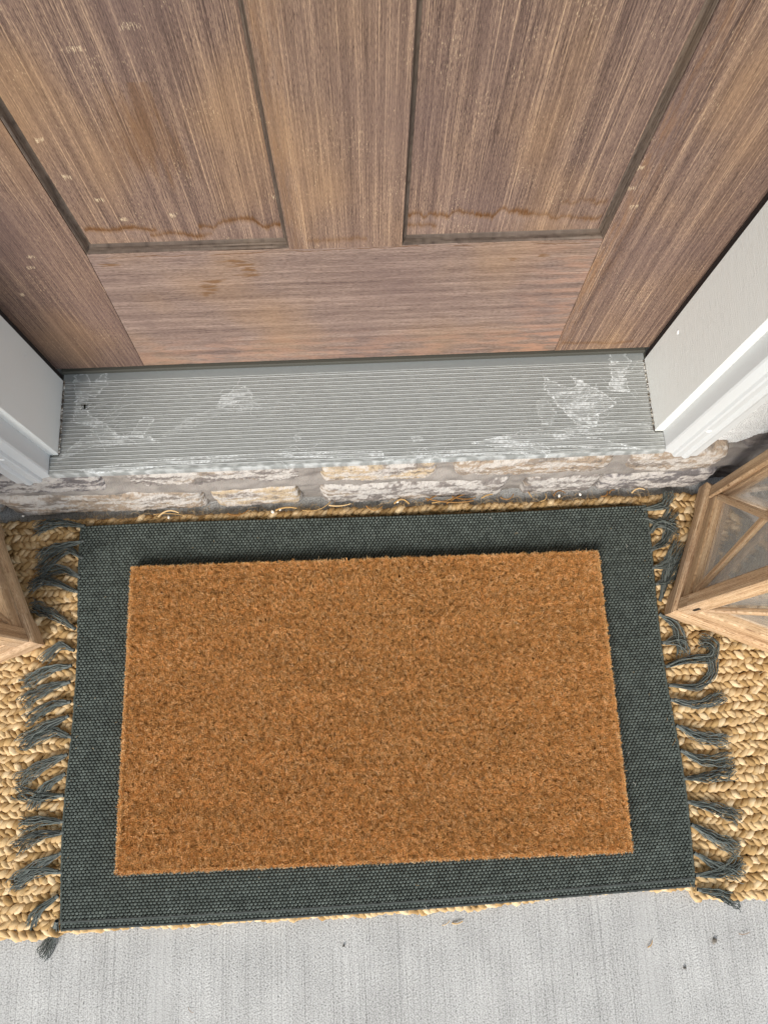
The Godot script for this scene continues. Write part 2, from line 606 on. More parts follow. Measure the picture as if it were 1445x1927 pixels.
func house_wall() -> void:
	var w := thing("house_wall", "white gritty stucco house wall round the door above the stone ledge", "wall")
	var n := FastNoiseLite.new()
	n.seed = 3
	n.frequency = 9.0
	for s in [-1.0, 1.0]:
		var m := sheet(120, 120, func(u: float, v: float) -> Array:
			var x := lerpf(0.50, 2.4, u * u * 0.9 + u * 0.1)
			var low := 0.150 + 0.012 * n.get_noise_2d(x * 2.0, s) + 0.05 * smoothstep(0.56, 0.62, x)
			var y := lerpf(low, 2.6, v * v)
			var e := smoothstep(0.03, 0.0, v)
			return [Vector3(x * s, y, 0.088 + 0.002 * n.get_noise_3d(x * 3.0, y * 3.0, 0.0) - e * 0.03), Color.WHITE], s > 0.0)
		part("stucco_panel", m, M.stucco, w)
		part("wall_core", box_mesh(Vector3(1.85, 2.5, 0.16), 0.01), M.stucco, w, Transform3D(Basis(), Vector3(s * 1.47, 1.42, -0.02)))
	part("stucco_panel", box_mesh(Vector3(4.8, 0.5, 0.2), 0.01), M.stucco, w, Transform3D(Basis(), Vector3(0, 2.42, -0.013)))
	part("weep_screed", box_mesh(Vector3(0.30, 0.012, 0.03), 0.002), M.white_paint, w, Transform3D(Basis(), Vector3(0.775, 0.199, 0.078)))

func stone_mesh(x0: float, x1: float, y0: float, y1: float, zf: float, depth: float, sd: int, tone: Array) -> ArrayMesh:
	var n := FastNoiseLite.new()
	n.seed = sd
	n.frequency = 13.0
	n.fractal_octaves = 4
	var n2 := FastNoiseLite.new()
	n2.seed = sd + 100
	n2.frequency = 16.0
	n2.fractal_octaves = 3
	var hx := (x1 - x0) * 0.5
	var hy := (y1 - y0) * 0.5
	var hz := depth * 0.5
	var c := Vector3((x0 + x1) * 0.5, (y0 + y1) * 0.5, zf - hz)
	var base: Color = tone[0]
	var chip: Color = tone[1]
	var stain: Color = tone[2]
	var nu := int(clampf(hx * 2.0 / 0.0016, 40, 190))
	return sheet(nu, 110, func(u: float, v: float) -> Array:
		var t := u * 2.0 - 1.0
		var end := pow(maxf(1.0 - pow(absf(t), 20.0), 0.0), 0.30)
		var a := v * TAU
		var ca := cos(a)
		var sa := sin(a)
		var k := 1.0 / pow(pow(absf(ca), 7.0) + pow(absf(sa), 7.0), 0.142857)
		var p := Vector3(t * hx, sa * k * hy * end, ca * k * hz * end)
		var q := c + p
		var d := 0.0042 * n.get_noise_3dv(q * Vector3(0.7, 1.3, 1.0)) + 0.0022 * n2.get_noise_3dv(q * 4.0)
		var o := Vector3(0, sa, ca) * end + Vector3(signf(t) * pow(absf(t), 12.0), 0, 0)
		q += o * d
		d += 0.0016 * n2.get_noise_3dv(q * Vector3(7.0, 16.0, 12.0))
		q += o * 0.0016 * n2.get_noise_3dv(q * Vector3(7.0, 16.0, 12.0))
		var e := 0.75 * n2.get_noise_3dv(q * Vector3(1.2, 3.4, 2.6)) + 0.38 * n2.get_noise_3dv(q * Vector3(6.0, 17.0, 11.0))
		var f := n.get_noise_3dv(q * Vector3(0.6, 1.2, 1.0) + Vector3(5, 1, 2))
		var col := base.lerp(stain, smoothstep(0.0, 0.35, f) * 0.8)
		col = col.lerp(chip, smoothstep(-0.14, 0.16, e + d * 40.0) * 0.85)
		col = col.lerp(Color(0.10, 0.09, 0.085), smoothstep(0.30, 0.5, -e) * 0.7)
		return [q, col])

func stone_ledge() -> void:
	var w := thing("stone_ledge", "low ledge of rough pale stone courses and mortar below the door threshold", "ledge")
	var white := lin(184, 176, 168)
	var buff := lin(146, 129, 111)
	var grey := lin(106, 100, 99)
	var mauve := lin(118, 110, 104)
	var dark := lin(92, 85, 82)
	var tones := [[buff, white, mauve], [mauve, white, buff], [lin(172, 152, 126), white, grey], [dark, mauve, grey], [grey, white, mauve]]
	# [x0, x1, y0, y1, z front, tone]
	var list := [
		[-0.86, -0.615, 0.105, 0.172, 0.098, 4], [-0.605, -0.389, 0.100, 0.172, 0.108, 4], [-0.366, -0.085, 0.102, 0.166, 0.105, 1], [-0.064, 0.119, 0.098, 0.170, 0.109, 2],
		[0.139, 0.394, 0.096, 0.171, 0.110, 0], [0.409, 0.566, 0.090, 0.171, 0.110, 0], [0.585, 0.80, 0.112, 0.196, 0.094, 3],
		[-0.90, -0.60, -0.008, 0.094, 0.110, 0], [-0.592, -0.257, -0.006, 0.098, 0.1145, 0], [-0.247, -0.10, -0.004, 0.096, 0.1145, 2], [-0.072, 0.244, -0.006, 0.094, 0.1145, 1],
		[0.268, 0.392, -0.004, 0.094, 0.1140, 1], [0.396, 0.588, -0.004, 0.088, 0.1130, 4], [0.60, 0.86, 0.0, 0.10, 0.100, 3]]
	for k in list.size():
		var s: Array = list[k]
		part("stone", stone_mesh(s[0], s[1], s[2], s[3], s[4], 0.09, 200 + k * 7, tones[s[5]]), M.stone, w)
	var n := FastNoiseLite.new()
	n.seed = 8
	n.frequency = 14.0
	n.fractal_octaves = 4
	var mg := lin(118, 111, 105)
	var ml := lin(146, 138, 130)
	part("mortar", sheet(420, 60, func(u: float, v: float) -> Array:
		var x := lerpf(-0.95, 0.95, u)
		# section: from the slab up the face, over the top and back
		var y := minf(v / 0.75, 1.0) * 0.163 - 0.004
		var z := 0.1025 - maxf(v - 0.75, 0.0) * 0.6
		z += 0.006 * n.get_noise_3d(x, y, 0.0) + 0.008 * smoothstep(0.03, 0.0, absf(y - 0.097)) - 0.006 * smoothstep(0.5, 0.6, absf(x))
		y += 0.005 * n.get_noise_3d(x, 3.0, z) * smoothstep(0.5, 0.75, v)
		var c := mg.lerp(ml, clampf(0.5 + n.get_noise_3d(x * 2.0, y * 3.0, 9.0), 0.0, 1.0))
		c = c.lerp(dark, smoothstep(0.5, 0.6, x) * 0.5)
		return [Vector3(x, y, z), c], true), M.mortar, w)

func door() -> void:
	var d := thing("front_door", "weathered brown wooden front door with two recessed panels and water stains", "door")
	var zb := -0.104
	var zf := -0.060
	var e := 0.0005
	var top := 2.14
	part("stile", prism(PackedVector2Array([Vector2(-0.457, 0.194), Vector2(-0.3215 - e, 0.194), Vector2(-0.3025 - e, 0.474), Vector2(-0.3025 - e, top), Vector2(-0.457, top)]), zb, zf, DOOR_MAP, Vector2(0.0, 0.0)), M.door_wood, d)
	part("stile", prism(PackedVector2Array([Vector2(0.457, 0.194), Vector2(0.3045 + e, 0.194), Vector2(0.2955 + e, 0.470), Vector2(0.2955 + e, top), Vector2(0.457, top)]), zb, zf, DOOR_MAP), M.door_wood, d)
	part("bottom_rail", prism(PackedVector2Array([Vector2(-0.3215, 0.194), Vector2(0.3045, 0.194), Vector2(0.2955, 0.4705), Vector2(-0.3025, 0.474)]), zb, zf - 0.0006, [-0.33, 0.31, 0.185, 0.48]), M.rail_wood, d)
	part("mullion", prism(PackedVector2Array([Vector2(-0.0705, 0.4735), Vector2(0.0595, 0.4725), Vector2(0.0595, top - 0.15), Vector2(-0.0705, top - 0.15)]), zb, zf + 0.001, DOOR_MAP, Vector2(0.0, 0.0)), M.door_wood, d)
	part("top_rail", prism(PackedVector2Array([Vector2(-0.302, top - 0.149), Vector2(0.295, top - 0.149), Vector2(0.295, top), Vector2(-0.302, top)]), zb, zf - 0.0006, [-0.33, 0.31, top - 0.149, top]), M.rail_wood, d)
	for s in [[-0.3025, -0.0705, 0.474], [0.0595, 0.2955, 0.4715]]:
		var x0: float = s[0]
		var x1: float = s[1]
		var y0: float = s[2]
		var y1 := top - 0.15
		var pz := -0.0705
		var b := 0.0060
		var pn := part("panel", prism(PackedVector2Array([Vector2(x0 + b, y0 + b), Vector2(x1 - b, y0 + b), Vector2(x1 - b, y1 - b), Vector2(x0 + b, y1 - b)]), zb + 0.004, pz, DOOR_MAP, Vector2(0.0, 0.0)), M.door_wood, d)
		# moulding: a small quirk and slope round the panel
		var o := [Vector3(x0, y0, zf - 0.001), Vector3(x1, y0, zf - 0.001), Vector3(x1, y1, zf - 0.001), Vector3(x0, y1, zf - 0.001)]
		for k in 4:
			var A: Vector3 = o[k]
			var B: Vector3 = o[(k + 1) % 4]
			var cen := Vector3((x0 + x1) * 0.5, (y0 + y1) * 0.5, 0)
			var ins := func(p: Vector3, by: float, z: float) -> Vector3:
				return Vector3(p.x + signf(cen.x - p.x) * by, p.y + signf(cen.y - p.y) * by, z)
			var st := begin()
			var prof := [[0.0, zf - 0.0012], [0.0008, zf - 0.0012], [0.0018, zf - 0.0030], [0.0030, zf - 0.0080], [0.0042, pz + 0.0010], [0.0066, pz - 0.0005]]
			for q in prof.size() - 1:
				var a0: Vector3 = ins.call(A, prof[q][0], prof[q][1])
				var b0: Vector3 = ins.call(B, prof[q][0], prof[q][1])
				var a1: Vector3 = ins.call(A, prof[q + 1][0], prof[q + 1][1])
				var b1: Vector3 = ins.call(B, prof[q + 1][0], prof[q + 1][1])
				var along := absf(B.x - A.x) > absf(B.y - A.y)
				var uu := func(p: Vector3) -> Vector2: return Vector2(p.x if along else p.y, p.z * 0.4 + (p.y if along else p.x) * 0.4)
				tri_uv(st, a0, b0, b1, uu.call(a0), uu.call(b0), uu.call(b1), Vector3(0, 0, 1))
				tri_uv(st, a0, b1, a1, uu.call(a0), uu.call(b1), uu.call(a1), Vector3(0, 0, 1))
			part("moulding", st.commit(), M.edge_wood, pn)
	part("door_sweep", box_mesh(Vector3(0.894, 0.0085, 0.036), 0.0015), M.sweep, d, Transform3D(Basis(), Vector3(0, 0.1882, -0.0725)))

func door_frame() -> void:
	var f := thing("door_frame", "white painted door jambs and brick moulding beside the wooden door", "door frame")
	var y0 := 0.178
	var y1 := 2.16
	var h := y1 - y0
	for s in [-1.0, 1.0]:
		# jamb with its stop, front edge at z = 0.073
		part("jamb", box_mesh(Vector3(0.05, h, 0.119), 0.0012), M.jamb_paint, f, Transform3D(Basis(), Vector3(s * 0.471, y0 + h * 0.5, 0.0135)))
		part("weatherstrip", box_mesh(Vector3(0.012, h, 0.013), 0.003), M.rubber, f, Transform3D(Basis(), Vector3(s * 0.4555, y0 + h * 0.5, -0.0525)))
		# brick moulding: a moulded section drawn up the jamb
		var sec := [[0.4592, 0.066], [0.4592, 0.099], [0.4605, 0.1015], [0.474, 0.1045], [0.4755, 0.1085], [0.478, 0.110], [0.488, 0.1095], [0.4905, 0.1125], [0.4935, 0.1135], [0.498, 0.1125], [0.500, 0.1095], [0.512, 0.1095], [0.514, 0.107], [0.514, 0.070]]
		var st := begin()
		var bot := 0.164
		for k in sec.size() - 1:
			var a: Array = sec[k]
			var b: Array = sec[k + 1]
			var nrm := Vector3((b[1] - a[1]), 0, -(b[0] - a[0]))
			if nrm.dot(Vector3((a[0] + b[0]) * 0.5 - 0.487, 0, (a[1] + b[1]) * 0.5 - 0.088)) < 0.0: nrm = -nrm
			nrm.x *= s
			quad(st, Vector3(a[0] * s, bot, a[1]), Vector3(b[0] * s, bot, b[1]), Vector3(b[0] * s, y1, b[1]), Vector3(a[0] * s, y1, a[1]), nrm)
			quad(st, Vector3(a[0] * s, bot, a[1]), Vector3(b[0] * s, bot, b[1]), Vector3(0.487 * s, bot, 0.07), Vector3(0.487 * s, bot, 0.07), Vector3.DOWN)
		part("brick_moulding", st.commit(), M.white_paint, f)
		for y in [[0.305, -0.025], [0.75, -0.02], [1.3, -0.02]]:
			part("nail_head", nail_mesh(), M.nail, f, Transform3D(Basis(Vector3(0, 0, -s), -s * PI / 2.0), Vector3(s * 0.446, y[0], y[1])))
		part("nail_head", nail_mesh(), M.nail, f, Transform3D(Basis(Vector3.RIGHT, PI / 2.0), Vector3(s * 0.483, 0.27, 0.1098)))
	for s in [-1.0, 1.0]:
		var st := begin()
		var pts := PackedVector3Array()
		for k in 60:
			pts.append(Vector3(s * (0.4452 - rng.randf_range(0.0, 0.0014)), 0.1834 + rng.randf_range(-0.0004, 0.0006), -0.044 + 0.117 * k / 59.0))
		for k in 59:
			if rng.randf() < 0.82:
				tube(st, PackedVector3Array([pts[k], pts[k + 1]]), rng.randf_range(0.0007, 0.0019), rng.randf_range(0.0007, 0.0019), 6, [lin(150, 142, 130), lin(196, 192, 184), lin(92, 84, 76)][rng.randi() % 3])
		var ck := part("caulk", st.commit(), M.straw, f)
		ck.set_meta("kind", "stuff")
	part("head_jamb", box_mesh(Vector3(1.03, 0.05, 0.119), 0.0012), M.jamb_paint, f, Transform3D(Basis(), Vector3(0, 2.187, 0.0135)))

func nail_mesh() -> ArrayMesh:
	var n := FastNoiseLite.new()
	n.seed = 2
	n.frequency = 260.0
	return sheet(14, 6, func(u: float, v: float) -> Array:
		var a := u * TAU
		var r := 0.0048 * v
		var p := Vector3(cos(a) * r, 0.0012 * (1.0 - v * v) + 0.0007 * n.get_noise_2d(cos(a) * r, sin(a) * r) - 0.0002, sin(a) * r * 0.8)
		return [p, Color.WHITE])

func threshold() -> void:
	var t := thing("door_threshold", "ribbed grey metal door threshold with white paint smears", "threshold")
	# albedo with smears; u over x -0.46..0.46, v over z -0.046..0.106
	var W := 1380
	var H := 250
	var gn := noise_bytes(W / 4, H, 0.12, 51, 3, W, H)
	var fn := noise_bytes(W, H, 0.10, 52, 4)
	var sn := noise_bytes(W / 3, H, 0.035, 53, 4, W, H)
	var im := Image.create(W, H, false, Image.FORMAT_RGB8)
	for y in H:
		for x in W:
			var i := y * W + x
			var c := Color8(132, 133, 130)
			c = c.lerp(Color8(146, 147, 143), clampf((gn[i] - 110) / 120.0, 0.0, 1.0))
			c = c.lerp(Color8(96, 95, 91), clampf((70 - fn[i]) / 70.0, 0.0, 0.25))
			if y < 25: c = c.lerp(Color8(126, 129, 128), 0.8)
			# dirt towards both ends and chalky bloom along the front lip
			var e := smoothstep(0.05, 0.0, minf(x, W - x) / float(W)) * 0.35
			c = c.lerp(Color8(196, 192, 184), e * fn[i] / 200.0)
			c = c.lerp(Color8(205, 205, 203), smoothstep(0.90, 1.0, y / float(H)) * clampf((gn[i] - 90) / 140.0, 0.0, 0.5))
			im.set_pixel(x, y, c)
	var smears := [
		[0.75, 0.286, -0.023, 0.286, -0.005, 0.300, 0.018, 0.314, 0.038, 0.328, 0.056, 0.348, 0.063, 0.358, 0.061, 0.364, 0.042, 0.393, 0.026, 0.375, 0.008, 0.352, -0.007, 0.329, -0.023, 0.335, -0.005, 0.322, -0.001],
		[0.45, 0.273, 0.017, 0.272, 0.034, 0.276, 0.054, 0.290, 0.056, 0.299, 0.035, 0.286, 0.014],
		[0.7, 0.394, -0.057, 0.410, -0.058, 0.424, -0.044, 0.411, -0.018, 0.415, 0.007, 0.383, 0.004, 0.393, -0.023, 0.392, -0.040],
		[0.75, 0.168, 0.080, 0.217, 0.070, 0.294, 0.070, 0.358, 0.081, 0.420, 0.100, 0.316, 0.092, 0.204, 0.088],
		[0.5, 0.295, 0.065, 0.385, 0.056, 0.441, 0.063, 0.440, 0.071, 0.342, 0.074],
		[0.55, -0.429, -0.052, -0.411, -0.054, -0.405, -0.038, -0.383, -0.055, -0.379, -0.039, -0.398, -0.018, -0.410, -0.023, -0.406, 0.010, -0.379, 0.028, -0.359, 0.046, -0.398, 0.046, -0.401, 0.027, -0.429, 0.022, -0.425, -0.017, -0.431, -0.039],
		[0.5, -0.212, 0.009, -0.209, -0.010, -0.170, -0.026, -0.158, -0.008, -0.188, -0.001],
		[0.22, -0.299, 0.053, -0.260, 0.025, -0.208, 0.003, -0.140, -0.007, -0.096, 0.008, -0.140, 0.012, -0.196, 0.012, -0.252, 0.038],
		[0.45, -0.343, 0.047, -0.324, 0.018, -0.308, 0.020, -0.323, 0.050],
		[0.5, -0.440, 0.072, -0.410, 0.044, -0.315, 0.050, -0.299, 0.059, -0.397, 0.061, -0.447, 0.081],
		[0.6, -0.415, 0.098, -0.298, 0.087, -0.141, 0.083, 0.034, 0.088, 0.033, 0.097, -0.141, 0.089, -0.282, 0.096, -0.391, 0.103],
		[0.5, 0.036, 0.097, 0.155, 0.091, 0.283, 0.095, 0.283, 0.100, 0.155, 0.098, 0.035, 0.102],
		[0.35, -0.10, 0.060, -0.094, 0.056, -0.088, 0.062, -0.096, 0.067],
		[0.35, 0.075, 0.068, 0.090, 0.066, 0.098, 0.072, 0.080, 0.074]]
	for s in smears:
		var poly := PackedVector2Array()
		for k in range(1, s.size(), 2):
			poly.append(Vector2((s[k] + 0.46) / 0.92 * W, (s[k + 1] + 0.060) / 0.166 * H))
		var lo := poly[0]
		var hi := poly[0]
		for p in poly:
			lo = lo.min(p)
			hi = hi.max(p)
		for y in range(maxi(int(lo.y) - 2, 0), mini(int(hi.y) + 3, H)):
			for x in range(maxi(int(lo.x) - 2, 0), mini(int(hi.x) + 3, W)):
				var i := y * W + x
				var p := Vector2(x + (gn[i] - 128) * 0.05, y + (gn[(i * 7 + 91) % gn.size()] - 128) * 0.012)
				var ed := 99.0
				for k in poly.size():
					ed = minf(ed, p.distance_to(Geometry2D.get_closest_point_to_segment(p, poly[k], poly[(k + 1) % poly.size()])))
				var inside := Geometry2D.is_point_in_polygon(p, poly)
				var chalk := smoothstep(118.0, 165.0, sn[i]) * (0.35 + 0.65 * smoothstep(95.0, 150.0, fn[i]))
				var kk := 0.0
				if inside:
					kk = float(s[0]) * (0.16 + 0.78 * chalk)
				kk += 1.1 * float(s[0]) * smoothstep(2.2, 0.3, ed) * smoothstep(70.0, 140.0, gn[(i * 3 + 17) % gn.size()])
				tint_px(im, x, y, Color8(222, 224, 224), kk)
	# scribbled scrapes
	rng.seed = 62
	for k in 110:
		var c: Array = [[0.335, 0.02], [0.335, 0.02], [0.36, 0.03], [0.40, -0.01], [-0.40, 0.0], [-0.37, 0.04], [-0.19, -0.005], [0.25, 0.08], [-0.1, 0.09], [0.1, 0.093]][k % 10]
		var p := Vector2((c[0] + rng.randf_range(-0.03, 0.03) + 0.46) / 0.92 * W, (c[1] + rng.randf_range(-0.018, 0.018) + 0.060) / 0.166 * H)
		var ang := rng.randf_range(-0.9, 0.9)
		for d in rng.randi_range(8, 60):
			ang += rng.randf_range(-0.2, 0.2)
			p += Vector2(cos(ang), sin(ang))
			tint_px(im, int(p.x), int(p.y), Color8(224, 226, 226), rng.randf_range(0.2, 0.8))
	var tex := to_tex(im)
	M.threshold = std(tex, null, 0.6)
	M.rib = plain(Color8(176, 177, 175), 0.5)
	# section: a flat back strip, then bands between 23 ribs, then the rounded nose
	var prof := [[-0.062, 0.1835], [-0.0430, 0.1832]]
	var ribs := []
	var z := -0.0420
	while z < 0.1005:
		var y := 0.1826 - (z + 0.0420) * 0.012
		prof.append_array([[z - 0.0004, y], [z, y - 0.0004], [z + 0.0011, y - 0.0004], [z + 0.0016, y]])
		ribs.append(Vector2(z + 0.0015, y))
		z += 0.0062
	prof.append_array([[0.1020, 0.1805], [0.1042, 0.1795], [0.1048, 0.1775], [0.1046, 0.168], [0.099, 0.166]])
	var st := begin()
	for k in prof.size() - 1:
		threshold_strip(st, prof[k], prof[k + 1])
	part("sill", box_mesh(Vector3(0.99, 0.05, 0.085), 0.001), M.sweep, t, Transform3D(Basis(), Vector3(0, 0.1565, -0.0900)))
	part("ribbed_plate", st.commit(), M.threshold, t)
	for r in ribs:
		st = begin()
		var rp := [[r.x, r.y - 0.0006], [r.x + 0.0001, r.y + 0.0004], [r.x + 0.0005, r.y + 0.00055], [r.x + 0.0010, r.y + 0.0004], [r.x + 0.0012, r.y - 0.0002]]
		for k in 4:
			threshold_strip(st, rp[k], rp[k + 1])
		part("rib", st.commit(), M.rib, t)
	part("support_block", box_mesh(Vector3(0.91, 0.022, 0.15), 0.001), M.sweep, t, Transform3D(Basis(), Vector3(0, 0.1695, 0.021)))

func threshold_strip(st: SurfaceTool, a: Array, b: Array) -> void:
	var xa := 0.4585 if a[0] > 0.0735 else 0.4455
	var nrm := Vector3(0, b[0] - a[0], -(b[1] - a[1]))
	var va := clampf((a[0] + 0.060) / 0.166, 0.01, 0.99)
	var vb := clampf((b[0] + 0.060) / 0.166, 0.01, 0.99)
	var u0 := (-xa + 0.46) / 0.92
	var u1 := (xa + 0.46) / 0.92
	var p := [Vector3(-xa, a[1], a[0]), Vector3(xa, a[1], a[0]), Vector3(xa, b[1], b[0]), Vector3(-xa, b[1], b[0])]
	tri_uv(st, p[0], p[1], p[2], Vector2(u0, va), Vector2(u1, va), Vector2(u1, vb), nrm)
	tri_uv(st, p[0], p[2], p[3], Vector2(u0, va), Vector2(u1, vb), Vector2(u0, vb), nrm)

# ---------------------------------------------------------------- rugs
# one row of the jute rug: two fat, loosely spun plies wound round each other, swelling between the crossings
func braid(x0: float, x1: float, z0: float, row: int, edge: bool, cols: Array) -> ArrayMesh:
	var n := FastNoiseLite.new()
	n.seed = 600 + row
	n.frequency = 26.0
	var st := begin()
	st.set_smooth_group(0)
	var step := 0.0030
	var m := int((x1 - x0) / step)
	var hand := 1.0 if row % 2 == 0 else -1.0
	var sides := 14
	var base := 0
	for ply in 2:
		var ph := PI * ply + row * 1.7
		var pts := PackedVector3Array()
		var ang := 0.0
		for i in m + 1:
			var x := x0 + i * step
			ang += TAU * step / (0.0225 + 0.010 * n.get_noise_2d(x * 0.6, 40.0))
			var a := ang * hand + ph
			var pull := 0.0
			if edge and absf(x) < 0.47:
				pull = 0.004 + 0.012 * smoothstep(0.1, 0.33, x) if z0 > 0.7 else 0.0
			var low := (0.0045 if z0 > 0.7 else 0.0020) if edge and absf(x) < 0.475 else 0.0
			var r := 0.0033 + 0.0012 * n.get_noise_2d(x, 3.0 + ply)
			pts.append(Vector3(x, 0.0112 - low + r * 0.75 * sin(a) + 0.0026 * n.get_noise_2d(x, 9.0), z0 - pull + r * 1.15 * cos(a) + 0.0046 * n.get_noise_2d(x * 0.6, 14.0)))
		for i in m + 1:
			var p := pts[i]
			var t := (pts[mini(i + 1, m)] - pts[maxi(i - 1, 0)]).normalized()
			var up := Vector3.UP - t * t.y
			up = up.normalized()
			var side := t.cross(up)
			var s := i * step
			var swell := 0.58 + 0.58 * pow(absf(sin(PI * s / 0.0145 + 2.0 * n.get_noise_2d(p.x * 0.7, 60.0 + ply) + ply)), 0.7)
			var r0 := 0.0047 * swell * (1.0 + 0.50 * n.get_noise_2d(p.x * 1.4, 80.0 + ply))
			var ci := int(absf(floor(s / 0.0145 + ply * 3.0 + row)))
			var col: Color = cols[(ci * 7 + row * 3) % 6]
			for k in sides:
				var b := TAU * k / sides
				var g := absf(sin(b * 2.0 + s * 300.0 * hand + ply + 3.0 * n.get_noise_2d(p.x * 2.0, 20.0)))
				var rr := r0 * (0.76 + 0.29 * sqrt(g))
				st.set_color(col * (0.92 + 0.12 * g))
				st.add_vertex(p + (side * cos(b) + up * sin(b)) * rr)
		for i in m:
			for k in sides:
				var a0 := base + i * sides + k
				var a1 := base + i * sides + (k + 1) % sides
				for q in [a0, a0 + sides, a1 + sides, a0, a1 + sides, a1]:
					st.add_index(q)
		base += (m + 1) * sides
	st.generate_normals()
	return st.commit()

func jute_rug() -> void:
	var t := thing("jute_rug", "chunky braided tan jute rug lying under the grey rug and both lanterns", "rug")
	part("backing", box_mesh(Vector3(1.59, 0.008, 0.600), 0.002), M.jute_base, t, Transform3D(Basis(), Vector3(0.0, 0.0045, 0.4340)))
	var cols := [lin(184, 153, 111), lin(170, 138, 94), lin(194, 165, 124), lin(154, 123, 82), lin(188, 158, 116), lin(206, 180, 142)]
	rng.seed = 321
	var z := 0.134
	var row := 0
	while z < 0.753:
		var edge := row == 0 or z > 0.737
		for sg in ([0] if edge else [-1, 1]):
			var x0 := -0.80 if sg < 1 else 0.462
			var x1 := 0.80 if sg >= 0 else -0.456
			part("braided_row", braid(x0, x1, z, row, edge, cols), M.jute, t)
		z += rng.randf_range(0.0108, 0.0126)
		row += 1
	# loose hairs
	var hs := begin()
	for k in 1100:
		var s := -1.0 if rng.randf() < 0.5 else 1.0
		var p := Vector3(s * rng.randf_range(0.46, 0.72), 0.019, rng.randf_range(0.13, 0.755))
		if k < 420:
			p = Vector3(rng.randf_range(-0.48, 0.5), 0.016, rng.randf_range(0.122, 0.142))
		var a := rng.randf() * TAU
		var l := rng.randf_range(0.006, 0.02)
		var d := Vector3(cos(a), 0, sin(a)) * l
		tube(hs, PackedVector3Array([p, p + d * 0.5 + Vector3(d.z * 0.2, rng.randf_range(0.001, 0.006), -d.x * 0.2), p + d + Vector3(0, rng.randf_range(-0.002, 0.005), 0)]), 0.00028, 0.0002, 3, cols[rng.randi() % 6])
	var h := part("stray_fibres", hs.commit(), M.jute, t)
	h.set_meta("kind", "stuff")

const RUG := [Vector2(-0.467, 0.143), Vector2(0.476, 0.148), Vector2(0.473, 0.738), Vector2(-0.466, 0.750)]

func rug_pt(u: float, v: float) -> Vector2:
	var p: Vector2 = RUG[0].lerp(RUG[1], u).lerp(RUG[3].lerp(RUG[2], u), v)
	p.y += 0.005 * sin(u * PI) * v - 0.002 * sin(u * PI * 2.0 + 0.5) * (1.0 - v)
	p.x += 0.0035 * sin(v * 9.0 + 1.0) * (2.0 * u - 1.0)
	return p

func rug_y(u: float, v: float) -> float:
	return 0.0224 + 0.0012 * sin(u * 13.0 + v * 7.0) * sin(v * 11.0 + 2.0) + 0.0030 * exp(-pow((u - 0.86 - 0.25 * v) * 40.0, 2.0)) * smoothstep(0.3, 0.0, v) + 0.0022 * exp(-pow((v - 0.46 - 0.02 * u) * 60.0, 2.0)) * smoothstep(0.12, 0.0, u) - 0.004 * smoothstep(0.97, 1.0, v)

